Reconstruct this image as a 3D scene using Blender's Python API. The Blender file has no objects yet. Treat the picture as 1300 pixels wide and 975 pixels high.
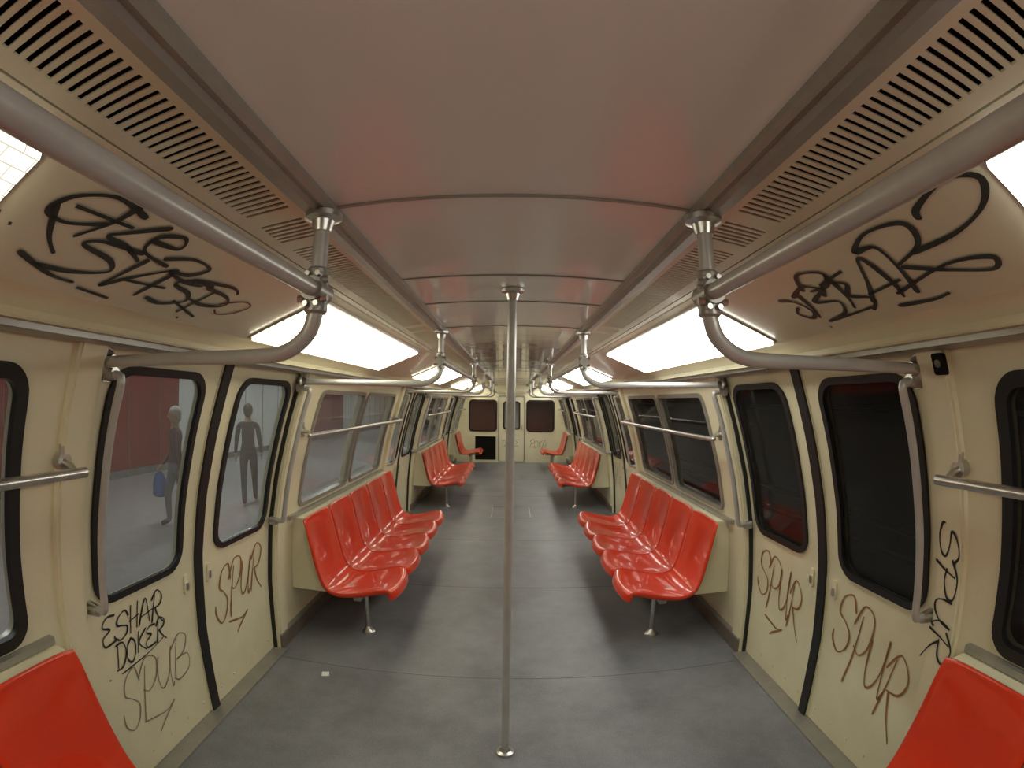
import bpy, bmesh, math, random
from mathutils import Vector, Matrix
from mathutils.geometry import tessellate_polygon
random.seed(7)
scene = bpy.context.scene
COL = scene.collection

# ------------------------------------------------------------------ materials
def nt(name):
    m = bpy.data.materials.new(name); m.use_nodes = True
    t = m.node_tree; b = t.nodes['Principled BSDF']
    return m, t, b
def surf(name, col, rough=.5, metal=0, coat=0, spec=.5, n1=0, sc=3, dirt=None, bump=0, bsc=80, rvar=0, bdist=.004, cr=.08, scuff=0):
    m, t, b = nt(name)
    b.inputs['Roughness'].default_value = rough
    b.inputs['Metallic'].default_value = metal
    b.inputs['Coat Weight'].default_value = coat
    b.inputs['Coat Roughness'].default_value = cr
    b.inputs['Specular IOR Level'].default_value = spec
    b.inputs['Base Color'].default_value = (*col, 1)
    tc = t.nodes.new('ShaderNodeTexCoord')
    if n1 > 0:
        n = t.nodes.new('ShaderNodeTexNoise'); n.inputs['Scale'].default_value = sc
        n.inputs['Detail'].default_value = 8; n.inputs['Roughness'].default_value = .65
        t.links.new(tc.outputs['Object'], n.inputs['Vector'])
        r = t.nodes.new('ShaderNodeValToRGB')
        r.color_ramp.elements[0].position = .3; r.color_ramp.elements[1].position = .7
        d = dirt or tuple(c * (1 - n1) for c in col)
        r.color_ramp.elements[0].color = (*d, 1); r.color_ramp.elements[1].color = (*col, 1)
        t.links.new(n.outputs['Fac'], r.inputs['Fac'])
        last = r.outputs['Color']
        if scuff > 0:
            n3 = t.nodes.new('ShaderNodeTexNoise'); n3.inputs['Scale'].default_value = 14; n3.inputs['Detail'].default_value = 10; n3.inputs['Roughness'].default_value = .8
            t.links.new(tc.outputs['Object'], n3.inputs['Vector'])
            r3 = t.nodes.new('ShaderNodeValToRGB')
            r3.color_ramp.elements[0].position = .62; r3.color_ramp.elements[0].color = (0, 0, 0, 1)
            r3.color_ramp.elements[1].position = .74; r3.color_ramp.elements[1].color = (scuff, scuff, scuff, 1)
            t.links.new(n3.outputs['Fac'], r3.inputs['Fac'])
            mx = t.nodes.new('ShaderNodeMix'); mx.data_type = 'RGBA'
            mx.inputs[7].default_value = (col[0] * .45, col[1] * .38, col[2] * .3, 1)
            t.links.new(r3.outputs['Color'], mx.inputs[0]); t.links.new(last, mx.inputs[6]); last = mx.outputs[2]
        t.links.new(last, b.inputs['Base Color'])
        if rvar > 0:
            mr = t.nodes.new('ShaderNodeMapRange')
            mr.inputs['To Min'].default_value = max(.02, rough - rvar); mr.inputs['To Max'].default_value = rough + rvar
            t.links.new(n.outputs['Fac'], mr.inputs['Value']); t.links.new(mr.outputs['Result'], b.inputs['Roughness'])
    if bump > 0:
        n2 = t.nodes.new('ShaderNodeTexNoise'); n2.inputs['Scale'].default_value = bsc
        n2.inputs['Detail'].default_value = 2
        t.links.new(tc.outputs['Object'], n2.inputs['Vector'])
        bp = t.nodes.new('ShaderNodeBump'); bp.inputs['Strength'].default_value = bump; bp.inputs['Distance'].default_value = bdist
        t.links.new(n2.outputs['Fac'], bp.inputs['Height']); t.links.new(bp.outputs['Normal'], b.inputs['Normal'])
    return m
M_cream = surf('cream_paint', (.82, .78, .55), .38, n1=.13, sc=2.2, coat=.15, bump=.05, bsc=30, scuff=.35)
M_cream2 = surf('cream_paint_panel', (.80, .76, .53), .34, n1=.13, sc=3, coat=.15, scuff=.45)
M_cove = surf('cove_laminate', (.75, .73, .54), .28, n1=.10, sc=2, coat=.3, scuff=.15)
M_ceil = surf('ceiling_laminate', (.82, .84, .79), .22, n1=.05, sc=1.6, coat=.4, rvar=.04)
M_ceil2 = surf('ceiling_laminate_glossy', (.78, .80, .75), .12, n1=.06, sc=1.6, coat=.7, bump=.6, bsc=2.2, bdist=.025)
M_metal = surf('brushed_steel', (.62, .61, .58), .3, metal=1, n1=.2, sc=30, rvar=.08)
M_pole = surf('painted_grey_tube', (.54, .54, .51), .36, metal=.3, n1=.18, sc=12, coat=.12)
M_mould = surf('grey_moulding', (.36, .35, .31), .35, metal=.4, n1=.2, sc=8)
M_rubber = surf('black_rubber', (.012, .012, .012), .5)
M_seam = surf('floor_seam', (.10, .10, .102), .6)
M_dark = surf('vent_dark', (.012, .011, .01), .8, spec=.1)
M_seat = surf('red_seat_plastic', (.66, .042, .011), .36, spec=.25, n1=.10, sc=5, coat=.8, cr=.05)
M_kick = surf('kick_plate_brown', (.20, .17, .14), .5, n1=.3, sc=6)
M_ink = surf('black_marker_ink', (.02, .018, .018), .35)
M_inkb = surf('brown_marker_ink', (.38, .18, .07), .4, n1=.45, sc=25)
M_inkg = surf('faded_marker_ink', (.30, .25, .17), .4, n1=.3, sc=20)
M_paper = surf('paper', (.8, .8, .8), .7)
M_skin = surf('skin', (.55, .33, .24), .5)

def floor_mat():
    m, t, b = nt('grey_linoleum')
    tc = t.nodes.new('ShaderNodeTexCoord')
    n = t.nodes.new('ShaderNodeTexNoise'); n.inputs['Scale'].default_value = 2.2; n.inputs['Detail'].default_value = 10; n.inputs['Roughness'].default_value = .7
    n2 = t.nodes.new('ShaderNodeTexNoise'); n2.inputs['Scale'].default_value = 150; n2.inputs['Detail'].default_value = 2
    n3 = t.nodes.new('ShaderNodeTexNoise'); n3.inputs['Scale'].default_value = 22; n3.inputs['Detail'].default_value = 8; n3.inputs['Roughness'].default_value = .8
    r = t.nodes.new('ShaderNodeValToRGB')
    r.color_ramp.elements[0].position = .34; r.color_ramp.elements[0].color = (.140, .146, .156, 1)
    r.color_ramp.elements[1].position = .66; r.color_ramp.elements[1].color = (.232, .242, .258, 1)
    mx = t.nodes.new('ShaderNodeMix'); mx.data_type = 'RGBA'; mx.blend_type = 'OVERLAY'; mx.inputs[0].default_value = .45
    r3 = t.nodes.new('ShaderNodeValToRGB')
    r3.color_ramp.elements[0].position = .66; r3.color_ramp.elements[0].color = (0, 0, 0, 1)
    r3.color_ramp.elements[1].position = .73; r3.color_ramp.elements[1].color = (.6, .6, .6, 1)
    mx2 = t.nodes.new('ShaderNodeMix'); mx2.data_type = 'RGBA'; mx2.inputs[7].default_value = (.36, .36, .34, 1)
    for q in (n, n2, n3): t.links.new(tc.outputs['Object'], q.inputs['Vector'])
    t.links.new(n.outputs['Fac'], r.inputs['Fac']); t.links.new(r.outputs['Color'], mx.inputs[6])
    t.links.new(n2.outputs['Fac'], mx.inputs[7])
    t.links.new(n3.outputs['Fac'], r3.inputs['Fac']); t.links.new(r3.outputs['Color'], mx2.inputs[0])
    t.links.new(mx.outputs[2], mx2.inputs[6]); t.links.new(mx2.outputs[2], b.inputs['Base Color'])
    mr = t.nodes.new('ShaderNodeMapRange'); mr.inputs['To Min'].default_value = .28; mr.inputs['To Max'].default_value = .55
    t.links.new(n.outputs['Fac'], mr.inputs['Value']); t.links.new(mr.outputs['Result'], b.inputs['Roughness'])
    return m
M_floor = floor_mat()
def glass_mat(name, tint, haze, ior=1.33):
    m = bpy.data.materials.new(name); m.use_nodes = True; t = m.node_tree
    t.nodes.clear()
    o = t.nodes.new('ShaderNodeOutputMaterial'); mx = t.nodes.new('ShaderNodeMixShader')
    tr = t.nodes.new('ShaderNodeBsdfTransparent'); tr.inputs['Color'].default_value = (*tint, 1)
    g = t.nodes.new('ShaderNodeBsdfGlossy'); g.inputs['Roughness'].default_value = .06
    f = t.nodes.new('ShaderNodeFresnel'); f.inputs['IOR'].default_value = ior
    di = t.nodes.new('ShaderNodeBsdfDiffuse'); di.inputs['Color'].default_value = (.62, .62, .58, 1)
    m0 = t.nodes.new('ShaderNodeMixShader')
    tc = t.nodes.new('ShaderNodeTexCoord'); n = t.nodes.new('ShaderNodeTexNoise'); n.inputs['Scale'].default_value = 4; n.inputs['Detail'].default_value = 5
    mr = t.nodes.new('ShaderNodeMapRange'); mr.inputs['To Min'].default_value = haze * .5; mr.inputs['To Max'].default_value = haze * 1.5
    t.links.new(tc.outputs['Object'], n.inputs['Vector']); t.links.new(n.outputs['Fac'], mr.inputs['Value']); t.links.new(mr.outputs['Result'], m0.inputs[0])
    t.links.new(tr.outputs[0], m0.inputs[1]); t.links.new(di.outputs[0], m0.inputs[2])
    t.links.new(f.outputs[0], mx.inputs[0]); t.links.new(m0.outputs[0], mx.inputs[1]); t.links.new(g.outputs[0], mx.inputs[2])
    t.links.new(mx.outputs[0], o.inputs[0]); return m
M_glassL = glass_mat('window_glass_hazed', (.88, .90, .88), .20)  # pale haze put into the pane's colour, washing out the view behind
M_glass = glass_mat('window_glass', (.75, .78, .78), .02, 1.36)
def emis(name, col, st, pattern=False):
    m = bpy.data.materials.new(name); m.use_nodes = True; t = m.node_tree; t.nodes.clear()
    o = t.nodes.new('ShaderNodeOutputMaterial'); e = t.nodes.new('ShaderNodeEmission')
    e.inputs['Color'].default_value = (*col, 1); e.inputs['Strength'].default_value = st
    if pattern:
        tc = t.nodes.new('ShaderNodeTexCoord')
        mp = t.nodes.new('ShaderNodeMapping'); mp.inputs['Scale'].default_value = (1, 1, 0)
        mp.inputs['Rotation'].default_value = (0, 0, math.pi / 2)
        br = t.nodes.new('ShaderNodeTexBrick'); br.inputs['Scale'].default_value = 8; br.inputs['Mortar Size'].default_value = .018
        br.inputs['Color1'].default_value = (1, 1, 1, 1); br.inputs['Color2'].default_value = (.8, .8, .8, 1); br.inputs['Mortar'].default_value = (.12, .12, .12, 1)
        t.links.new(tc.outputs['Object'], mp.inputs[0]); t.links.new(mp.outputs[0], br.inputs['Vector'])
        mu = t.nodes.new('ShaderNodeMath'); mu.operation = 'MULTIPLY'; mu.inputs[1].default_value = st
        t.links.new(br.outputs['Color'], mu.inputs[0]); t.links.new(mu.outputs[0], e.inputs['Strength'])
    t.links.new(e.outputs[0], o.inputs[0]); return m
M_lightL = emis('light_diffuser_yellowed', (1, .92, .70), 6.6, True)
M_lightR = emis('light_diffuser_white', (1, .975, .88), 7.4)
M_tube = emis('station_tube', (.95, 1, 1), 34)

# ------------------------------------------------------------------ mesh builder
def wx(h):
    P = [(-.2, 1.53), (0, 1.52), (.5, 1.495), (.9, 1.45), (1.2, 1.39), (1.5, 1.31), (1.76, 1.23), (1.9, 1.185), (2.3, 1.05)]
    for (a, xa), (b, xb) in zip(P, P[1:]):
        if h <= b: return xa + (xb - xa) * (h - a) / (b - a)
    return P[-1][1]
def catmull(pts, n=6):
    pts = [Vector(p) for p in pts]
    if len(pts) < 3: return pts
    out = []
    for i in range(len(pts) - 1):
        p0 = pts[max(i - 1, 0)]; p1 = pts[i]; p2 = pts[i + 1]; p3 = pts[min(i + 2, len(pts) - 1)]
        for k in range(n):
            t = k / n
            out.append(.5 * ((2 * p1) + (p2 - p0) * t + (2 * p0 - 5 * p1 + 4 * p2 - p3) * t * t + (3 * p1 - p0 - 3 * p2 + p3) * t ** 3))
    out.append(pts[-1]); return out
class MB:
    def __init__(s): s.v = []; s.f = []; s.m = []; s.mats = []
    def mi(s, mat):
        if mat not in s.mats: s.mats.append(mat)
        return s.mats.index(mat)
    def add(s, vs, fs, mat):
        o = len(s.v); k = s.mi(mat); s.v += [tuple(v) for v in vs]
        for f in fs: s.f.append(tuple(i + o for i in f)); s.m.append(k)
    def box(s, c, d, mat, rot=None):
        vs = []
        for x in (-.5, .5):
            for y in (-.5, .5):
                for z in (-.5, .5):
                    p = Vector((x * d[0], y * d[1], z * d[2]))
                    if rot: p = rot @ p
                    vs.append(p + Vector(c))
        s.add(vs, [(0, 1, 3, 2), (4, 6, 7, 5), (0, 4, 5, 1), (2, 3, 7, 6), (0, 2, 6, 4), (1, 5, 7, 3)], mat)
    def tube(s, pts, r, mat, seg=14, caps=True):
        pts = [Vector(p) for p in pts]; n = len(pts)
        rs = r if isinstance(r, (list, tuple)) else [r] * n
        T = []
        for i in range(n):
            d = pts[min(i + 1, n - 1)] - pts[max(i - 1, 0)]
            T.append(d.normalized() if d.length > 1e-9 else Vector((0, 0, 1)))
        up = Vector((0, 0, 1)) if abs(T[0].z) < .9 else Vector((1, 0, 0))
        N = (up - T[0] * up.dot(T[0])).normalized(); vs = []
        for i in range(n):
            N = (N - T[i] * N.dot(T[i])).normalized(); B = T[i].cross(N)
            for k in range(seg):
                a = 2 * math.pi * k / seg
                vs.append(pts[i] + (N * math.cos(a) + B * math.sin(a)) * rs[i])
        fs = []
        for i in range(n - 1):
            for k in range(seg):
                k2 = (k + 1) % seg
                fs.append((i * seg + k, i * seg + k2, (i + 1) * seg + k2, (i + 1) * seg + k))
        if caps:
            fs.append(tuple(range(seg))[::-1]); fs.append(tuple((n - 1) * seg + k for k in range(seg)))
        s.add(vs, fs, mat)
    def prism(s, poly, y0, y1, mat, ny=1):
        n = len(poly); vs = [(x, y0, h) for x, h in poly] + [(x, y1, h) for x, h in poly]
        fs = [(i, (i + 1) % n, n + (i + 1) % n, n + i) for i in range(n)]
        tri = tessellate_polygon([[Vector((x, h, 0)) for x, h in poly]])
        fs += [tuple(t) for t in tri] + [tuple(i + n for i in t[::-1]) for t in tri]
        s.add(vs, fs, mat)
    def ball(s, c, r, mat, sc=(1, 1, 1), nu=14, nv=10):
        vs = []; fs = []
        for j in range(nv + 1):
            th = math.pi * j / nv
            for i in range(nu):
                a = 2 * math.pi * i / nu
                vs.append((c[0] + r * sc[0] * math.sin(th) * math.cos(a), c[1] + r * sc[1] * math.sin(th) * math.sin(a), c[2] + r * sc[2] * math.cos(th)))
        for j in range(nv):
            for i in range(nu):
                i2 = (i + 1) % nu
                fs.append((j * nu + i, j * nu + i2, (j + 1) * nu + i2, (j + 1) * nu + i))
        s.add(vs, fs, mat)
    def panel(s, sd, outer, holes, off, th, mat, step=.06):
        loops = [[Vector((p[0], p[1], 0)) for p in l] for l in [outer] + holes]
        allp = [p for l in loops for p in l]
        bm = bmesh.new(); bv = [bm.verts.new(p) for p in allp]
        for t in tessellate_polygon(loops):
            try: bm.faces.new([bv[i] for i in t])
            except ValueError: pass
        hs = [p[1] for p in outer]; h = min(hs) + step
        while h < max(hs) - .01:
            bmesh.ops.bisect_plane(bm, geom=bm.verts[:] + bm.edges[:] + bm.faces[:], dist=1e-5, plane_co=(0, h, 0), plane_no=(0, 1, 0)); h += step
        bmesh.ops.remove_doubles(bm, verts=bm.verts[:], dist=1e-5)
        bmesh.ops.recalc_face_normals(bm, faces=bm.faces[:])
        bm.verts.index_update(); nv = len(bm.verts)
        fr = [(sd * (wx(v.co.y) - off), v.co.x, v.co.y) for v in bm.verts]
        def ori(ix):
            a, b, c = (Vector(fr[i]) for i in ix[:3])
            return ix if (b - a).cross(c - a).x * sd < 0 else ix[::-1]
        F = [ori([v.index for v in f.verts]) for f in bm.faces]
        fs = [tuple(f) for f in F]
        if th > 0:
            vs = fr + [(x + sd * th, y, z) for x, y, z in fr]
            fs += [tuple(i + nv for i in f[::-1]) for f in F]
            for e in bm.edges:
                if e.is_boundary:
                    a, b = e.verts[0].index, e.verts[1].index
                    fs.append((a, b, b + nv, a + nv))
        else: vs = fr
        bm.free(); s.add(vs, fs, mat)
    def obj(s, name, parent=None, smooth=35, recalc=True):
        me = bpy.data.meshes.new(name); me.from_pydata(s.v, [], s.f)
        for m in s.mats: me.materials.append(m)
        for p, k in zip(me.polygons, s.m): p.material_index = k
        if recalc:
            bm = bmesh.new(); bm.from_mesh(me); bmesh.ops.recalc_face_normals(bm, faces=bm.faces[:]); bm.to_mesh(me); bm.free()
        if smooth:
            for p in me.polygons: p.use_smooth = True
            me.set_sharp_from_angle(angle=math.radians(smooth))
        me.update()
        o = bpy.data.objects.new(name, me); COL.objects.link(o)
        if parent: o.parent = parent
        return o
def empty(name):
    o = bpy.data.objects.new(name, None); o.empty_display_size = .1; COL.objects.link(o); return o
def rr(y0, y1, h0, h1, r, n=6):
    L = []
    for cy, ch, a0 in ((y1 - r, h0 + r, -90), (y1 - r, h1 - r, 0), (y0 + r, h1 - r, 90), (y0 + r, h0 + r, 180)):
        for k in range(n + 1):
            a = math.radians(a0 + 90 * k / n); L.append((cy + r * math.cos(a), ch + r * math.sin(a)))
    return L
def rect(y0, y1, h0, h1): return [(y0, h0), (y1, h0), (y1, h1), (y0, h1)]

# ------------------------------------------------------------------ layout
C0, MOD = 1.87, 4.30
DC = [C0 + MOD * k for k in (-1, 0, 1, 2)]       # door centres
HALF = .79
Y0, Y1 = -2.45, 13.0
WT = 1.84
benches = [(C0 - MOD + .97, C0 - .95), (C0 + .97, C0 + MOD - .95), (C0 + MOD + .97, C0 + 2 * MOD - .95), (C0 + 2 * MOD + .97, Y1 - .55)]

# floor
mb = MB()
mb.box((0, (Y0 + Y1 + 1) / 2, -.04), (3.1, Y1 - Y0 + 1, .08), M_floor)
mb.obj('floor', smooth=0)
mb = MB()
for yy in (2.57, 4.08, 5.6, 8.3, 10.2):
    mb.box((0, yy, .0004), (2.9, .005, .0008), M_seam)
mb.obj('trim_1', smooth=0)
mb = MB()
fx, fy = .28, 7.1
for a, b, c, d in ((0, fy - .35, 2 * fx, .012), (0, fy + .35, 2 * fx, .012), (-fx, fy, .012, .7), (fx, fy, .012, .7)):
    mb.box((a, b, .0015), (c, d, .003), M_metal)
mb.obj('floor_hatch_frame', smooth=0)

# ceiling
def ch(x): return 2.10 - .015 * (x / .41) ** 2
xs = [-.42 + .84 * i / 16 for i in range(17)]
poly = [(x, ch(x)) for x in xs] + [(x, ch(x) + .04) for x in xs[::-1]]
mb = MB(); mb.prism(poly, Y0, 2.8, M_ceil); mb.prism(poly, 2.8, Y1, M_ceil2)
seams = [.97, 1.65, 2.1, 2.8, 5.24, 5.95, 6.4, 7.1, 9.5, 10.2, 10.7, 11.4]
for yy in seams:
    w = .011
    pl = [(x, ch(x) - .004) for x in xs] + [(x, ch(x) + .001) for x in xs[::-1]]
    mb.prism(pl, yy - w / 2, yy + w / 2, M_mould)
mb.obj('ceiling')
for i, sd in enumerate((-1, 1)):
    mb = MB()
    pl = [(sd * x, h) for x, h in ((.392, 2.092), (.392, 2.074), (.402, 2.064), (.415, 2.066), (.425, 2.058), (.45, 2.058), (.462, 2.068), (.462, 2.12), (.392, 2.12))]
    mb.prism(pl, Y0, Y1, M_mould); mb.obj('trim_%d' % (i + 2))
    def VP(x): return 2.078 - (x - .462) * .14
    mb = MB()
    def strip(x0, x1, y0, y1, mat=M_cove, t=.004):
        pl = [(sd * x0, VP(x0)), (sd * x1, VP(x1)), (sd * x1, VP(x1) + t), (sd * x0, VP(x0) + t)]
        mb.prism(pl, y0, y1, mat)
    strip(.460, .490, Y0, Y1); strip(.600, .636, Y0, Y1); strip(.642, .672, Y0, Y1)
    y = Y0; pitch = .0225
    breaks = []
    for c in DC:
        for k in (-1, 1):
            for q in (.93, .74): breaks.append((c + k * q - .035, c + k * q + .035))
    while y < Y1:
        inb = [b for b in breaks if b[0] <= y < b[1]]
        if inb: strip(.490, .600, y, inb[0][1]); y = inb[0][1]; continue
        strip(.490, .600, y, y + .0115); y += pitch
    pl = [(sd * .46, 2.10), (sd * .68, 2.075), (sd * .68, 2.15), (sd * .46, 2.15)]
    mb.prism(pl, Y0, Y1, M_dark)
    mb.obj('air_vent_grille', smooth=0)
    mb = MB()
    pl = [(.668, 2.046), (.75, 2.013), (1.05, 1.888), (1.05, 1.93), (1.24, 1.93), (1.24, 2.16), (.668, 2.16)]
    mb.prism([(sd * x, h) for x, h in pl], Y0, Y1, M_cove)
    va = [(1.045, 1.890), (1.075, 1.882), (1.105, 1.868), (1.122, 1.848), (1.118, 1.83), (1.105, 1.822), (1.24, 1.822), (1.24, 1.931), (1.045, 1.931)]
    mb.prism([(sd * x, h) for x, h in va], Y0, Y1, M_cream)
    mb.prism([(sd * x, h) for x, h in ((1.13, 1.805), (1.15, 1.80), (1.23, 1.80), (1.23, 1.824), (1.13, 1.824))], Y0, Y1, M_mould)
    mb.obj('ceiling_cove')

# ceiling lights
def cz(x): return 2.046 - (x - .668) * (.158 / .382)
for sd in (-1, 1):
    for y0 in (-1.49, 1.7, 4.9, 8.1, 11.3):
        y1 = min(y0 + 1.9, Y1 - .1)
        e = empty('ceiling_light_panel')
        mb = MB(); xa, xb = .715, 1.02; d = .020
        mb.prism([(sd * xa, cz(xa) - d), (sd * xb, cz(xb) - d), (sd * xb, cz(xb) - .001), (sd * xa, cz(xa) - .001)], y0, y1, M_lightL if sd < 0 else M_lightR)
        mb.obj('diffuser', e, smooth=0)
        mb = MB(); d = .008
        def fr(x0, x1, a, b):
            mb.prism([(sd * x0, cz(x0) - d), (sd * x1, cz(x1) - d), (sd * x1, cz(x1)), (sd * x0, cz(x0))], a, b, M_metal)
        fr(xa - .012, xa, y0 - .012, y1 + .012); fr(xb, xb + .012, y0 - .012, y1 + .012)
        fr(xa, xb, y0 - .012, y0); fr(xa, xb, y1, y1 + .012)
        mb.obj('frame', e, smooth=0)

# walls
wn = 0
for sd, nm in ((-1, 'left'), (1, 'right')):
    GM = M_glassL if sd < 0 else M_glass
    mb = MB()
    secs = []
    prev = Y0
    for c in DC:
        a = c - HALF
        if a > prev: secs.append((prev, a))
        prev = c + HALF
    secs.append((prev, Y1))
    wins = []
    for (a, b) in secs:
        if b - a < .5:
            mb.panel(sd, rect(a, b, 0, WT), [], 0, .06, M_cream); continue
        w0, w1 = a + .36, b - .30
        if b > 12: w0, w1 = a + .30, b - .2
        if w1 - w0 > 1.5:
            mid = (w0 + w1) / 2; hs = [(w0, mid - .04), (mid + .04, w1)]
        else: hs = [(w0, w1)]
        holes = [rr(p, q, .93, 1.70, .06) for p, q in hs]
        mb.panel(sd, rect(a, b, 0, WT), holes, 0, .06, M_cream); wins += hs
    for c in DC:
        for k in (-1, 1):
            ya = c + k * (HALF + .06)
            if ya - .07 < Y0 or ya + .07 > Y1: continue
            mb.panel(sd, rect(ya - .062, ya + .062, 0, WT), [], .022, .022, M_cream)
            mb.panel(sd, rect(ya - .05, ya + .05, 0.0, WT), [], .030, .01, M_cream)
    mb.obj('wall_' + nm)
    mb = MB()
    for (a, b) in secs:
        if a < Y0 + .1: a = Y0 + .02
        mb.panel(sd, rect(a, b, 0.0, .10), [], .036, .035, M_kick)
        mb.panel(sd, rect(a, b, .10, .112), [], .033, .032, M_mould)
    mb.obj('baseboard_' + nm, smooth=0)
    for p, q in wins:
        wn += 1
        e = empty('window_%d' % wn)
        near = q < 1.0
        m1 = M_rubber if near else M_mould
        mb = MB(); w = .03 if near else .018
        mb.panel(sd, rr(p - w, q + w, .93 - w, 1.70 + w, .06 + w), [rr(p + .012, q - .012, .942, 1.688, .05)], .014, .03, m1)
        mb.obj('gasket', e)
        mb = MB(); mb.panel(sd, rr(p + .005, q - .005, .935, 1.695, .055), [], -.02, 0, GM)
        mb.obj('pane', e, recalc=False)
    mb = MB()
    for (a, b) in benches:
        mb.panel(sd, rect(a + .02, b - .02, .865, .89), [], .03, .03, M_mould)
    mb.obj('trim_%d' % (4 if sd < 0 else 5), smooth=0)

# doors
dn = 0
for sd in (-1, 1):
    GM = M_glassL if sd < 0 else M_glass
    for c in DC:
        if c + HALF < -2: continue
        dn += 1
        if c - HALF < Y0: ya = Y0 + .01
        else: ya = c - HALF
        e = empty('door_%d' % dn)
        for k, (a, b) in enumerate(((ya, c - .014), (c + .014, c + HALF))):
            if b - a < .3: continue
            mb = MB()
            wa, wb = (a + .10, b - .135) if k == 0 else (a + .145, b - .09)
            mb.panel(sd, rect(a, b, .015, 1.81), [rr(wa, wb, .90, 1.735, .09)], -.028, .035, M_cream2)
            ed = b - .012 if k == 0 else a + .012
            mb.panel(sd, rect(ed - .012, ed + .012, .015, 1.81), [], -.022, .01, M_cream2)
            mb.obj('leaf_%d' % (k + 1), e)
            mb = MB()
            mb.panel(sd, rr(wa - .018, wb + .018, .882, 1.753, .108), [rr(wa + .012, wb - .012, .912, 1.723, .08)], -.014, .02, M_rubber)
            mb.obj('window_gasket_%d' % (k + 1), e)
            mb = MB(); mb.panel(sd, rr(wa + .004, wb - .004, .905, 1.73, .088), [], -.04, 0, GM)
            mb.obj('window_pane_%d' % (k + 1), e, recalc=False)
            mb = MB()
            ly = b - .085 if k == 0 else a + .085
            mb.panel(sd, rr(ly - .018, ly + .018, .74, .84, .015, 3), [], -.018, .012, M_cream)
            mb.panel(sd, rr(ly - .008, ly + .008, .76, .80, .006, 3), [], -.010, .01, M_metal)
            for q in range(5):
                yy = a + .08 + (b - a - .16) * q / 4
                p = Vector((sd * (wx(.10) + .026), yy, .10))
                mb.tube([p, p - Vector((sd * .006, 0, 0))], [.008, .006], M_cream, 8)
            mb.obj('latch_%d' % (k + 1), e)
        mb = MB()
        mb.panel(sd, rect(c - .032, c + .032, .012, 1.812), [], -.010, .045, M_rubber)
        mb.obj('centre_seal', e)
        mb = MB()
        mb.box((sd * 1.51, (ya + c + HALF) / 2, .006), (.12, c + HALF - ya, .012), M_mould)
        for yy in (ya + .006, c + HALF - .006):
            mb.panel(sd, rect(yy - .006, yy + .006, .01, 1.81), [], -.004, .05, M_rubber)
        mb.obj('sill_and_jamb_seals', e, smooth=0)

# end wall and rear wall
def endwall(yw, d, name):
    mb = MB()
    prof = [(wx(h), h) for h in (0, .3, .6, .9, 1.2, 1.5, 1.76, 1.83)] + [(1.24, 1.83), (1.24, 2.16)]
    outer = [Vector((x, h, 0)) for x, h in prof] + [Vector((-x, h, 0)) for x, h in prof[::-1]]
    holes = [rr(-1.12, -.42, .86, 1.66, .07), rr(.42, 1.12, .86, 1.66, .07), rr(-.20, .20, .92, 1.62, .06)]
    if d < 0: holes.append(rect(-.98, -.42, .06, .70))
    loops = [outer] + [[Vector((a, b, 0)) for a, b in hl] for hl in holes]
    allp = [p for l in loops for p in l]; tri = tessellate_polygon(loops)
    n = len(allp)
    vs = [(p.x, yw, p.y) for p in allp] + [(p.x, yw - d * .05, p.y) for p in allp]
    fs = [tuple(t) for t in tri] + [tuple(i + n for i in t) for t in tri]
    o = 0
    for l in loops:
        for i in range(len(l)):
            a, b = o + i, o + (i + 1) % len(l); fs.append((a, b, b + n, a + n))
        o += len(l)
    mb.add(vs, fs, M_cream); mb.obj(name, smooth=0)
endwall(Y1, -1, 'wall_back'); endwall(Y0, 1, 'wall_front')
def ringpanel(mb, loop_o, loop_i, y, dy, mat):
    n = len(loop_o); vs = []
    for yy in (y, y + dy):
        vs += [(a, yy, b) for a, b in loop_o] + [(a, yy, b) for a, b in loop_i]
    fs = []
    for i in range(n):
        j = (i + 1) % n
        fs += [(i, j, n + j, n + i), (2 * n + i, 2 * n + j, 3 * n + j, 3 * n + i), (i, j, 2 * n + j, 2 * n + i), (n + i, n + j, 3 * n + j, 3 * n + i)]
    mb.add(vs, fs, mat)
for x0, x1 in ((-1.12, -.42), (.42, 1.12)):
    wn += 1; e = empty('window_%d' % wn)
    mb = MB(); ringpanel(mb, rr(x0 - .03, x1 + .03, .83, 1.69, .1), rr(x0 + .01, x1 - .01, .87, 1.65, .06), Y1 - .015, .03, M_rubber); mb.obj('gasket', e)
    mb = MB(); L = rr(x0, x1, .86, 1.66, .07); mb.add([(a, Y1 + .02, b) for a, b in L], [tuple(range(len(L)))], M_glass); mb.obj('pane', e, recalc=False)
dn += 1; e = empty('door_%d' % dn)
mb = MB(); ringpanel(mb, rr(-.36, .36, .02, 1.80, .05), rr(-.335, .335, .03, 1.775, .04), Y1 - .02, .03, M_mould)
ringpanel(mb, rr(-.23, .23, .89, 1.65, .08), rr(-.19, .19, .93, 1.61, .05), Y1 - .015, .03, M_rubber)
mb.box((.27, Y1 - .03, .95), (.03, .04, .14), M_metal); mb.obj('frame', e)
mb = MB(); L = rr(-.2, .2, .92, 1.62, .06); mb.add([(a, Y1 + .02, b) for a, b in L], [tuple(range(len(L)))], M_glassL); mb.obj('pane', e, recalc=False)
mb = MB(); mb.box((-.70, Y1 + .25, .36), (.62, .38, .72), M_dark); mb.obj('equipment_cabinet', smooth=0)
mb = MB()
mb.box((0, Y1 + .9, 1.1), (3.0, .05, 2.2), surf('next_car_end', (.26, .09, .06), .4))
mb.box((0, Y1 + .86, 1.0), (.74, .03, 1.9), surf('next_car_door', (.62, .62, .58), .4))
mb.obj('neighbouring_carriage_end', smooth=0)

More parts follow.
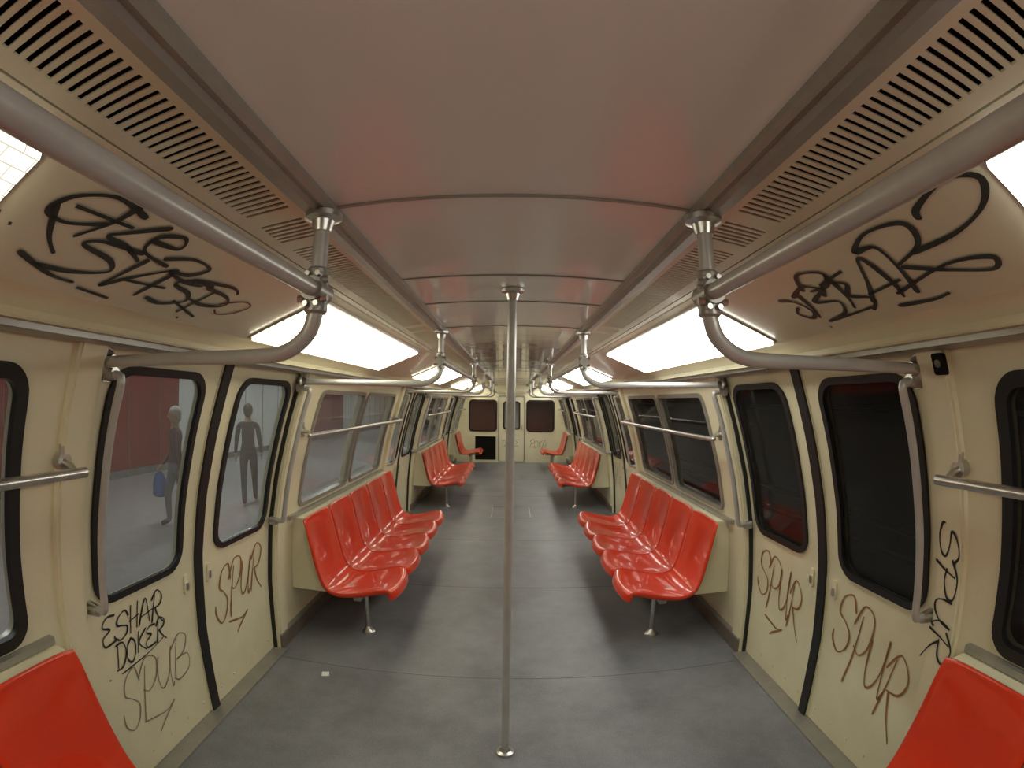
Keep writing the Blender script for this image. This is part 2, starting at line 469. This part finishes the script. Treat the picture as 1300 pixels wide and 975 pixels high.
# ------------------------------------------------------------------ seats
PROF = catmull([(1.325, 0, .885), (1.30, 0, .80), (1.265, 0, .64), (1.228, 0, .49), (1.185, 0, .415), (1.10, 0, .39), (.96, 0, .41), (.86, 0, .437), (.79, 0, .450), (.752, 0, .437), (.740, 0, .385)], 4)
def bench(sd, y0, n, w):
    e = empty('seat_row')
    mb = MB(); NV = 14; NP = len(PROF)
    for k in range(n):
        yc = y0 + (k + .5) * w; vs = []; fs = []
        for i, p in enumerate(PROF):
            t = i / (NP - 1)
            q = PROF[min(i + 1, NP - 1)] - PROF[max(i - 1, 0)]
            nrm = Vector((q.z, 0, -q.x)).normalized()
            if nrm.x > 0 and i < NP * .4: nrm = -nrm
            if nrm.z < 0 and i >= NP * .4: nrm = -nrm
            if i > NP - 6 and nrm.x > 0: nrm = -nrm
            row = []
            for j in range(NV + 1):
                v = -1 + 2 * j / NV
                ww = w * .5 * (1 - .055)
                if t < .12: ww *= 1 - .035 * ((.12 - t) / .12) ** 2
                dish = -.026 * (1 - abs(v) ** 2.0) * math.sin(math.pi * min(1, max(0, t * 1.05))) ** .6
                x = p.x + nrm.x * dish; z = p.z + nrm.z * dish
                if t > .6:
                    f = ((t - .6) / .4); x -= .034 * f * (1 - v * v) ** .7; z -= .006 * f * abs(v) ** 3
                if i < 3: z -= .010 * abs(v) ** 6 * (3 - i) / 3
                row.append((sd * x, yc + v * ww, z))
            sk = .030 * min(1, .25 + 1.2 * t)
            def down(pt, dy, f):
                return (pt[0] - sd * nrm.x * sk * f * -1 * -1, pt[1] + dy, pt[2] - nrm.z * sk * f)
            ed = w * .5 * .03
            row = [down(row[0], -ed, 1), down(row[0], -ed * .6, .22)] + row + [down(row[-1], ed * .6, .22), down(row[-1], ed, 1)]
            vs += row
        NC = NV + 5
        for i in range(NP - 1):
            for j in range(NC - 1):
                a = i * NC + j
                f = (a, a + 1, a + NC + 1, a + NC)
                fs.append(f if sd > 0 else f[::-1])
        mb.add(vs, fs, M_seat)
    o = mb.obj('seat_shells', e, smooth=50, recalc=False)
    md = o.modifiers.new('thick', 'SOLIDIFY'); md.thickness = .006; md.offset = -1
    L = n * w
    mb = MB()
    pl = [(1.47, .86), (1.37, .86), (1.31, .60), (1.275, .46), (1.23, .375), (1.23, .345), (1.50, .345)]
    mb.prism([(sd * x, h) for x, h in pl], y0 + .12, y0 + L - .02, M_cream)
    mb.obj('backing_box', e, smooth=0)
    mb = MB()
    mb.box((sd * 1.0, y0 + L / 2, .345), (.05, L - .1, .03), M_mould)
    for yy in (y0 + .25, y0 + L - .25):
        mb.box((sd * 1.02, yy, .355), (.42, .04, .020), M_mould)
        mb.tube([(sd * 1.0, yy, .35), (sd * 1.0, yy, .03)], .016, M_metal)
        mb.tube([(sd * 1.0, yy, .05), (sd * 1.0, yy, .022), (sd * 1.0, yy, .01), (sd * 1.0, yy, 0)], [.017, .03, .045, .047], M_metal, 20)
    mb.obj('support_frame', e)
for sd in (-1, 1):
    for k, (a, b) in enumerate(benches):
        n = 5 if k < 3 else 2
        bench(sd, a if k else b - 5 * .476, n, .476)

# ------------------------------------------------------------------ tubes and rails
RX, RH, R = .415, 1.887, .0175
def flange(mb, p, d, r=.045, th=.012, mat=M_metal):
    p = Vector(p); d = Vector(d)
    mb.tube([p, p + d * th, p + d * (th + .006), p + d * (th + .03)], [r, r, r * .62, R + .003], mat, 20)
def joint(mb, p):
    p = Vector(p)
    mb.tube([p + Vector((0, 0, -.05)), p + Vector((0, 0, -.045)), p + Vector((0, 0, .045)), p + Vector((0, 0, .05))], [.021, .025, .025, .021], M_mould)
    mb.tube([p + Vector((0, -.035, 0)), p + Vector((0, .035, 0))], .026, M_mould)
    for a in (-1, 1):
        for hz in (.02, -.02):
            mb.tube([p + Vector((a * .020, -.02, hz)), p + Vector((a * .034, -.02, hz))], .008, M_metal, 8)
            mb.tube([p + Vector((a * .012, 0, hz * 1.6)), p + Vector((a * .012, -.034, hz * 1.6))], .006, M_metal, 8)
for sd in (-1, 1):
    segs = [(None, C0 - .92), (C0 + .92, C0 + MOD - .92), (C0 + MOD + .92, C0 + 2 * MOD - .92), (C0 + 2 * MOD + .92, None)]
    for a, b in segs:
        ya = a if a is not None else Y0 + .02; yb = b if b is not None else Y1 - .02
        mb = MB()
        mb.tube([(sd * RX, ya, RH), (sd * RX, yb, RH)], R, M_pole)
        for yp, k in ((a, -1), (b, 1)):
            if yp is None: continue
            mb.tube([(sd * RX, yp, RH), (sd * RX, yp, 2.06)], R, M_pole)
            flange(mb, (sd * RX, yp, 2.062), (0, 0, -1), .042)
            joint(mb, (sd * RX, yp, RH))
            xw = wx(1.755) - .03
            path = catmull([(sd * RX, yp, RH), (sd * (RX + .002), yp + k * .002, RH - .05), (sd * (RX + .022), yp + k * .008, RH - .095), (sd * (RX + .08), yp + k * .022, RH - .128), (sd * (RX + .17), yp + k * .04, RH - .135), (sd * (RX + .4), yp + k * .085, RH - .133), (sd * xw, yp + k * .15, 1.755)], 8)
            mb.tube(path, R, M_pole)
            flange(mb, (sd * (xw + .028), yp + k * .15, 1.755), (-sd, 0, 0), .04)
            mb.box((sd * (xw + .022), yp + k * .15, 1.755), (.008, .03, .12), M_metal)
        mb.obj('overhead_handrail')
for c in DC[1:]:
    mb = MB()
    mb.tube([(-.018, c, .0), (0, c, 2.097)], R, M_pole, 20)
    flange(mb, (0, c, 2.097), (0, 0, -1), .045); flange(mb, (-.018, c, .0), (0, 0, 1), .042)
    mb.obj('grab_pole')
for sd in (-1, 1):
    for c in DC[1:]:
        for k in (-1, 1):
            yy = c + k * .755
            mb = MB(); P = []
            hs = [.93 + (1.70 - .93) * i / 8 for i in range(9)]
            P.append((sd * (wx(.93) + .0), yy, .915)); P.append((sd * (wx(.93) - .05), yy, .92))
            P += [(sd * (wx(h) - .085), yy, h) for h in hs]
            P.append((sd * (wx(1.72) - .05), yy, 1.715)); P.append((sd * (wx(1.72) + .0), yy, 1.72))
            mb.tube(catmull(P, 4), .0145, M_pole)
            for h in (.915, 1.72):
                mb.tube([(sd * (wx(h) - .0), yy, h), (sd * (wx(h) - .05), yy, h)], [.028, .02], M_metal)
            mb.obj('door_grab_handle')
    for a, b in ((Y0 + .3, C0 - .86), (C0 + .90, C0 + MOD - .86), (C0 + MOD + .90, C0 + 2 * MOD - .86), (C0 + 2 * MOD + .9, Y1 - .15)):
        mb = MB(); h = 1.43; x = wx(h) - .10
        mb.tube([(sd * x, a - .006, h), (sd * x, a, h), (sd * x, b, h), (sd * x, b + .006, h)], [.008, .0155, .0155, .008], M_metal)
        for yy in (a + .04, b - .04):
            mb.tube([(sd * x, yy, h), (sd * (x + .03), yy, h + .02), (sd * (wx(h) - .02), yy, h + .03)], [.012, .012, .014], M_metal)
            mb.tube([(sd * (wx(h + .03) - .035), yy, h + .03), (sd * wx(h + .03), yy, h + .03)], [.028, .03], M_metal)
            mb.box((sd * (wx(h + .03) - .028), yy, h + .035), (.012, .03, .09), M_metal)
        mb.obj('window_grab_rail')
mb = MB(); mb.panel(1, rr(.955, 1.0, 1.73, 1.79, .008, 3), [], .045, .02, M_dark); mb.panel(1, rr(.967, .988, 1.75, 1.772, .01, 3), [], .05, .01, M_kick)
mb.obj('key_switch')

# ------------------------------------------------------------------ graffiti
def ribbon(mb, pts2, fn, w, mat):
    pts = catmull([(a, b, 0) for a, b in pts2], 7)
    Q = []
    for p in pts:
        P = fn(p.x, p.y); e = .004
        du = fn(p.x + e, p.y) - P; dv = fn(p.x, p.y + e) - P
        Q.append((P, du.cross(dv).normalized()))
    n = len(Q); vs = []; fs = []
    for i, (P, N) in enumerate(Q):
        d = Q[min(i + 1, n - 1)][0] - Q[max(i - 1, 0)][0]
        if d.length < 1e-7: d = Vector((0, 1, 0))
        s = N.cross(d.normalized()).normalized()
        f = .85 + .25 * math.sin(i * .35 + 1); f *= .6 if i in (0, n - 1) else 1
        vs += [P + s * w * f * .5, P - s * w * f * .5]
    for i in range(n - 1): fs.append((2 * i, 2 * i + 1, 2 * i + 3, 2 * i + 2))
    mb.add(vs, fs, mat)
GL = {
 'S': [[(1.05, .80), (.75, 1.12), (.2, 1.0), (.05, .68), (.5, .52), (.9, .34), (.8, .02), (.35, -.12), (-.12, .08), (-.2, .3)]],
 'P': [[(.05, -.3), (.2, .4), (.3, 1.0)], [(-.15, .75), (.3, 1.15), (.95, 1.05), (.95, .6), (.5, .38), (.12, .45)]],
 'U': [[(.0, .95), (-.02, .4), (.15, .02), (.5, .05), (.8, .45), (.9, 1.05)], [(.9, 1.05), (.82, .4), (.98, -.08), (1.12, .05)]],
 'R': [[(.05, -.15), (.15, .5), (.25, 1.1)], [(-.1, .8), (.4, 1.22), (.95, .95), (.8, .58), (.2, .48)], [(.3, .5), (.65, .1), (1.25, -.3)]],
 'B': [[(.1, -.05), (.15, .5), (.25, 1.1)], [(-.1, .85), (.4, 1.15), (.9, .95), (.75, .6), (.25, .48)], [(.25, .48), (.95, .42), (1.0, .05), (.4, -.1), (0, .02)]],
 'E': [[(.9, 1.0), (.3, 1.05), (.0, .75), (.5, .55), (.0, .35), (.15, -.02), (1.0, .05)]],
 'H': [[(.05, -.1), (.15, 1.1)], [(.75, -.05), (.85, 1.15)], [(-.05, .45), (1.0, .58)]],
 'A': [[(-.1, -.1), (.45, 1.15), (.85, -.1)], [(0, .3), (1.1, .42)]],
 'D': [[(.15, -.05), (.18, .98)], [(-.05, 1.0), (.65, 1.0), (.98, .5), (.6, 0), (-.05, -.03)]],
 'O': [[(.5, 1.05), (.08, .8), (.0, .3), (.4, -.05), (.85, .25), (.88, .75), (.4, 1.1)]],
 'K': [[(.1, -.1), (.18, 1.1)], [(.95, 1.1), (.2, .45), (1.05, -.15)]],
}
def word(mb, txt, a0, b0, cw, chh, fn, w, mat, slant=0, drop=0):
    rnd = random.Random(len(txt) * 31 + int(a0 * 1000) + int(b0 * 997) + int(cw * 9999))
    for i, c in enumerate(txt):
        sx, sy = rnd.uniform(.88, 1.12), rnd.uniform(.88, 1.18); rot = rnd.uniform(-.10, .10); dy = rnd.uniform(-.08, .08)
        for st in GL[c]:
            L = []
            for p in st:
                u = (p[0] - .5) * sx + rnd.uniform(-.03, .03); v = (p[1] - .5) * sy + rnd.uniform(-.03, .03)
                u, v = u * math.cos(rot) - v * math.sin(rot) + .5, u * math.sin(rot) + v * math.cos(rot) + .5 + dy
                L.append((a0 + (i + u * .92) * cw + slant * v * chh, b0 + v * chh + drop * i))
            ribbon(mb, L, fn, w, mat)
def wallfn(sd, off, yref, dirn):
    return lambda a, b: Vector((sd * (wx(b) - off), yref + dirn * a, b))
LEAF = -.028 + .003
def wallword(sd, yref, txt, b0, cw, chh, w, mat, slant=0, drop=0, off=LEAF, extra=None):
    mb = MB(); fn = wallfn(sd, off, yref, 1 if sd < 0 else -1)
    word(mb, txt, 0, b0, cw, chh, fn, w, mat, slant, drop)
    for st in (extra or []): ribbon(mb, st, fn, w, mat)
    return mb
sw = [(.10, -.02), (.25, -.05), (.32, -.03), (.22, -.09), (.18, -.12)]
def swoosh(b0, s=1): return [[(p[0] * s, b0 + p[1] * s) for p in sw]]
mb = wallword(-1, 1.18, 'ESHAR', .715, .079, .10, .010, M_ink, .15)
fn = wallfn(-1, LEAF, 1.23, 1); word(mb, 'DOKER', 0, .590, .070, .09, fn, .010, M_ink, .15, .004)
ribbon(mb, [(.02, .555), (.2, .57), (.34, .60)], fn, .007, M_ink); ribbon(mb, [(-.06, .56), (-.05, .562)], fn, .01, M_ink)
mb.obj('graffiti_tag', smooth=0, recalc=False)
mb = wallword(-1, 1.20, 'SPUB', .32, .13, .20, .0075, M_inkg, .18, .008, extra=swoosh(.29, 1.1)); mb.obj('graffiti_tag', smooth=0, recalc=False)
mb = wallword(-1, 2.04, 'SPUR', .50, .125, .23, .0125, M_inkb, .12, .02, extra=swoosh(.45)); mb.obj('graffiti_tag', smooth=0, recalc=False)
mb = wallword(1, 2.55, 'SPUR', .54, .12, .24, .0125, M_inkb, .1, -.035, extra=swoosh(.40)); mb.obj('graffiti_tag', smooth=0, recalc=False)
mb = wallword(1, 1.74, 'SPUR', .50, .135, .28, .0125, M_inkb, .1, -.045); mb.obj('graffiti_tag', smooth=0, recalc=False)
mb = MB()
fnp2 = lambda a, b: Vector((wx(1.27 - a) - .0335, 1.060 - b * .66, 1.27 - a))
word(mb, 'SPUR', 0, 0, .125, .12, fnp2, .0095, M_ink, .05); mb.obj('graffiti_tag', smooth=0, recalc=False)
def covefn(sd, yref, dirn):
    sl = .158 / .382; L = math.sqrt(1 + sl * sl)
    def f(a, b):
        x = 1.04 - b / L
        return Vector((sd * (x - .002), yref + dirn * a, cz(x) - .0025))
    return f
T1 = [
 [(.20, .30), (.10, .315), (.02, .27), (.0, .21), (.06, .20), (.14, .24)], [(.0, .24), (.05, .15), (.10, .10)], [(.04, .25), (.20, .26)],
 [(.16, .33), (.145, .25), (.10, .17)], [(.28, .31), (.20, .24), (.17, .21), (.24, .20), (.31, .17)],
 [(.27, .25), (.36, .26), (.34, .30), (.28, .27), (.29, .21), (.40, .19)],
 [(.36, .21), (.44, .25), (.52, .24), (.49, .19), (.42, .18), (.50, .16), (.58, .17)],
 [(.30, .20), (.18, .19), (.14, .16), (.24, .14), (.27, .10), (.18, .06), (.07, .05)],
 [(.33, .19), (.31, .11), (.29, .04)], [(.29, .04), (.36, .12), (.44, .19), (.43, .10), (.42, .04)], [(.33, .09), (.48, .11)],
 [(.62, .18), (.53, .18), (.49, .14), (.57, .12), (.60, .08), (.53, .04), (.46, .05)],
 [(.60, .17), (.72, .16), (.76, .12), (.68, .09), (.60, .10)], [(.65, .16), (.63, .02)], [(.56, .07), (.72, .02)],
 [(.52, .18), (.68, .21), (.74, .19)],
 [(.02, .075), (.14, .03), (.22, .025)], [(.24, .01), (.36, .0)],
 [(-.09, .16), (-.083, .162)], [(-.05, .14), (-.043, .142)], [(.66, -.005), (.667, -.003)],
]
mb = MB(); fn = covefn(-1, .525, 1)
for st in T1: ribbon(mb, [(a * 1.04, b * 1.0 + .022) for a, b in st], fn, .0165, M_ink)
ribbon(mb, [(.76, .14), (.84, .19), (.90, .18), (.88, .12), (.82, .09), (.78, .11)], fn, .009, surf('dark_red_ink', (.16, .02, .02), .4))
mb.obj('graffiti_tag', smooth=0, recalc=False)
T2 = [
 [(.0, .20), (.05, .17), (.06, .10), (.02, .07), (-.01, .11), (.03, .14)],
 [(.10, .20), (.08, .12), (.05, .06)], [(.07, .19), (.16, .22), (.20, .18), (.12, .14), (.20, .11), (.16, .05), (.06, .03)],
 [(.14, .20), (.20, .27), (.28, .24), (.24, .19), (.16, .19)],
 [(.22, .20), (.34, .22)], [(.28, .23), (.25, .12), (.22, .06)],
 [(.18, .15), (.24, .20), (.30, .17), (.26, .12), (.32, .08), (.27, .03)],
 [(.30, .06), (.36, .14), (.43, .24), (.43, .12), (.41, .05)], [(.32, .10), (.46, .12)],
 [(.46, .05), (.49, .15), (.50, .25), (.44, .26), (.52, .30), (.62, .28), (.60, .21), (.50, .17)], [(.50, .16), (.60, .10), (.70, .06), (.72, .10), (.60, .12), (.40, .07)],
 [(.56, .19), (.70, .20), (.80, .24), (.84, .30), (.78, .33), (.68, .30), (.66, .27)],
 [(.36, .02), (.48, .01), (.54, .02)], [(.03, .0), (.037, .001)], [(.10, .03), (.28, .045)],
]
mb = MB(); fn = covefn(1, 1.34, -1)
for st in T2: ribbon(mb, [(a * 1.06, b + .02) for a, b in st], fn, .0165, M_ink)
mb.obj('graffiti_tag', smooth=0, recalc=False)
for sd, yr, h in ((-1, 5.55, .5), (1, 7.0, .5), (-1, 9.9, .5), (1, 11.2, .5)):
    mb = wallword(sd, yr, 'SPUR', h, .14, .25, .010, M_inkg, .1); mb.obj('graffiti_tag', smooth=0, recalc=False)
mb = MB(); fe = lambda a, b: Vector((a, Y1 - .003, b))
word(mb, 'ROKA', .50, .42, .11, .16, fe, .010, M_inkg, .1); word(mb, 'DOKE', -.26, .45, .12, .16, fe, .010, M_inkg, .1)
mb.obj('graffiti_tag', smooth=0, recalc=False)
mb = MB(); mb.box((-1.10, 2.45, .002), (.045, .05, .002), M_paper, Matrix.Rotation(.3, 3, 'Z')); mb.obj('paper_scrap', smooth=0)

# ------------------------------------------------------------------ station outside left
PZ = -.22
M_plat = surf('platform_terrazzo', (.46, .47, .46), .35, n1=.15, sc=5)
M_redw = surf('station_red_panel', (.26, .025, .02), .35, n1=.2, sc=1)
M_whw = surf('station_white_tile', (.74, .78, .74), .4, n1=.1, sc=2)
M_conc = surf('station_concrete', (.2, .2, .2), .8, n1=.3)
mb = MB(); mb.box((-5.2, 15, PZ - .05), (7.0, 44, .1), M_plat); mb.box((-1.78, 15, PZ + .003), (.12, 44, .006), surf('platform_edge_yellow', (.6, .45, .05), .6)); mb.obj('platform_floor', smooth=0)
mb = MB()
for a, b, m in ((-7, 10.6, M_redw), (10.6, 17.5, M_whw), (17.5, 24, M_redw), (24, 37, M_whw)):
    mb.box((-8.75, (a + b) / 2, PZ + 2), (.1, b - a, 4), m)
    k = a + 1.2
    while k < b: mb.box((-8.695, k, PZ + 2), (.012, .015, 4), M_conc); k += 1.2
mb.box((-8.68, 15, PZ + .08), (.06, 44, .16), M_conc)
mb.obj('station_wall', smooth=0)
mb = MB(); mb.box((-5.2, 15, PZ + 3.7), (7.2, 44, .1), M_conc); mb.obj('station_ceiling', smooth=0)
for yy in (1, 7, 13, 19, 27):
    e = empty('station_light_fixture')
    mb = MB(); mb.box((-5, yy, PZ + 3.608), (.3, 3.4, .08), M_metal); mb.obj('housing', e, smooth=0)
    mb = MB(); mb.tube([(-5.06, yy - 1.6, PZ + 3.54), (-5.06, yy + 1.6, PZ + 3.54)], .03, M_tube, 8); mb.tube([(-4.94, yy - 1.6, PZ + 3.54), (-4.94, yy + 1.6, PZ + 3.54)], .03, M_tube, 8); mb.obj('tubes', e)
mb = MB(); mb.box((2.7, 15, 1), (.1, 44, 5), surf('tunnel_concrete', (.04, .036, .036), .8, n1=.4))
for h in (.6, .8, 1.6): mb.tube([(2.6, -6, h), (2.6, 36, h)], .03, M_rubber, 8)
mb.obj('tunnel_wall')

# ------------------------------------------------------------------ people on the platform
def person(loc, rotz, shirt, trousers, hair, stride=.16, bag=None, sc=1.0):
    e = empty('pedestrian'); e.location = loc; e.rotation_euler = (0, 0, rotz); e.scale = (sc,) * 3
    J = [((0, 0, .94), .125, .10), ((0, .0, 1.08), .115, .09), ((0, .01, 1.25), .14, .10), ((0, 0, 1.38), .13, .085), ((0, 0, 1.46), .06, .06), ((0, .015, 1.53), .052, .052),
         ((0, .02, 1.60), .075, .088), ((0, .015, 1.67), .072, .085)]
    E = [(i, i + 1) for i in range(7)]
    V = list(J)
    def chain(root, pts):
        p = root
        for q in pts: V.append(q); E.append((p, len(V) - 1)); p = len(V) - 1
        return p
    for s_ in (-1, 1):
        chain(3, [((s_ * .165, 0, 1.395), .058, .058), ((s_ * .215, -.03 * s_, 1.12), .044, .044), ((s_ * .235, .07 + .08 * s_, .90), .03, .03), ((s_ * .24, .10 + .1 * s_, .83), .036, .022)])
        st = stride * s_
        chain(0, [((s_ * .085, st * .1, .86), .092, .092), ((s_ * .095, .04 + st * .7, .48), .062, .062), ((s_ * .095, st * 1.2 - .03, .09), .042, .042), ((s_ * .10, st * 1.2 + .12, .035), .042, .03)])
    me = bpy.data.meshes.new('body'); me.from_pydata([v[0] for v in V], E, [])
    o = bpy.data.objects.new('body_src', me); COL.objects.link(o)
    o.modifiers.new('s', 'SKIN')
    for i, v in enumerate(V):
        me.skin_vertices[0].data[i].radius = (v[1], v[2])
        me.skin_vertices[0].data[i].use_root = (i == 0)
    o.modifiers.new('ss', 'SUBSURF').levels = 2
    dg = bpy.context.evaluated_depsgraph_get(); dg.update()
    m2 = bpy.data.meshes.new_from_object(o.evaluated_get(dg))
    bpy.data.objects.remove(o)
    m2.materials.clear()
    for m in (shirt, trousers, M_skin, M_rubber): m2.materials.append(m)
    for p in m2.polygons:
        c = p.center; p.use_smooth = True
        if c.z > 1.45: k = 2
        elif abs(c.x) > .17 and c.z < .90: k = 2
        elif c.z < .09: k = 3
        elif c.z < .95 and abs(c.x) < .19: k = 1
        else: k = 0
        p.material_index = k
    b = bpy.data.objects.new('body', m2); COL.objects.link(b); b.parent = e
    mb = MB()
    mb.ball((0, .02, 1.63), .10, M_skin, (.78, .95, 1.15))
    mb.tube([(0, .108, 1.645), (0, .130, 1.605), (0, .112, 1.597)], [.008, .014, .010], M_skin, 8)
    for s_ in (-1, 1):
        mb.ball((s_ * .03, .103, 1.645), .011, M_rubber, (1.2, .6, .6), 8, 6)
        mb.ball((s_ * .079, .015, 1.62), .025, M_skin, (.35, .7, 1.2), 8, 6)
        hx, hy, hz = s_ * .24, .10 + .1 * s_, .83
        for f in range(4):
            fy = hy - .027 + f * .018; L = (.055, .07, .075, .062)[f]
            mb.tube([(hx, fy, hz - .01), (hx, fy + .004, hz - .01 - L * .55), (hx - s_ * .012, fy + .006, hz - .01 - L)], [.009, .008, .006], M_skin, 8)
        mb.tube([(hx - s_ * .01, hy + .03, hz + .03), (hx - s_ * .02, hy + .05, hz), (hx - s_ * .025, hy + .052, hz - .03)], [.011, .009, .007], M_skin, 8)
    mb.tube([(-.022, .110, 1.573), (0, .118, 1.572), (.022, .110, 1.573)], .005, surf('lips', (.35, .12, .1), .5), 6)
    mb.obj('face_and_hands', e)
    mb = MB(); mb.ball((0, -.002, 1.665), .105, hair, (.84, .98, 1.0)); mb.ball((0, -.045, 1.61), .075, hair, (.95, .7, 1.2)); mb.obj('hair', e)
    if bag:
        mb = MB(); mb.tube([(.26, .20, .80), (.26, .20, .76), (.26, .20, .62), (.26, .20, .45), (.26, .20, .42)], [.02, .07, .12, .13, .10], bag, 12); mb.obj('shopping_bag', e)
person((-4.75, 5.7, PZ), 2.6, surf('plum_jacket', (.17, .10, .12), .8), surf('grey_jeans', (.20, .21, .24), .8), surf('grey_cap', (.55, .55, .55), .8), .14, surf('blue_bag', (.05, .15, .42), .5), .98)
person((-4.6, 7.6, PZ), .5, surf('dark_shirt', (.03, .03, .035), .8), surf('black_trousers', (.05, .045, .05), .8), surf('dark_hair', (.02, .015, .01), .6), .18, None, 1.0)

# ------------------------------------------------------------------ world, camera
w = bpy.data.worlds.new('world'); scene.world = w; w.use_nodes = True
w.node_tree.nodes['Background'].inputs[0].default_value = (.01, .01, .012, 1)
w.node_tree.nodes['Background'].inputs[1].default_value = .3
cam = bpy.data.cameras.new('camera'); co = bpy.data.objects.new('camera', cam); COL.objects.link(co)
co.location = (0, 0, 1.66)
pitch, roll = math.radians(2.0), math.radians(.5)
co.rotation_euler = (Matrix.Rotation(math.pi / 2 + pitch, 3, 'X') @ Matrix.Rotation(roll, 3, 'Z')).to_euler()
cam.type = 'PANO'; cam.sensor_width = 36; cam.sensor_height = 27; cam.clip_start = .01
F = 615 * 36 / 1300
def setp(n, v):
    for t in (cam, getattr(cam, 'cycles', None)):
        if t is None: continue
        try: setattr(t, n, v); return
        except Exception as ex: pass
    print('could not set', n)
setp('panorama_type', 'FISHEYE_LENS_POLYNOMIAL'); setp('fisheye_fov', math.radians(200))
for n, v in (('k0', 0), ('k1', -1 / F), ('k2', 0), ('k3', 0), ('k4', 0)): setp('fisheye_polynomial_' + n, v)
scene.camera = co
scene.view_settings.view_transform = 'Standard'
scene.view_settings.look = 'None'
scene.view_settings.exposure = 0
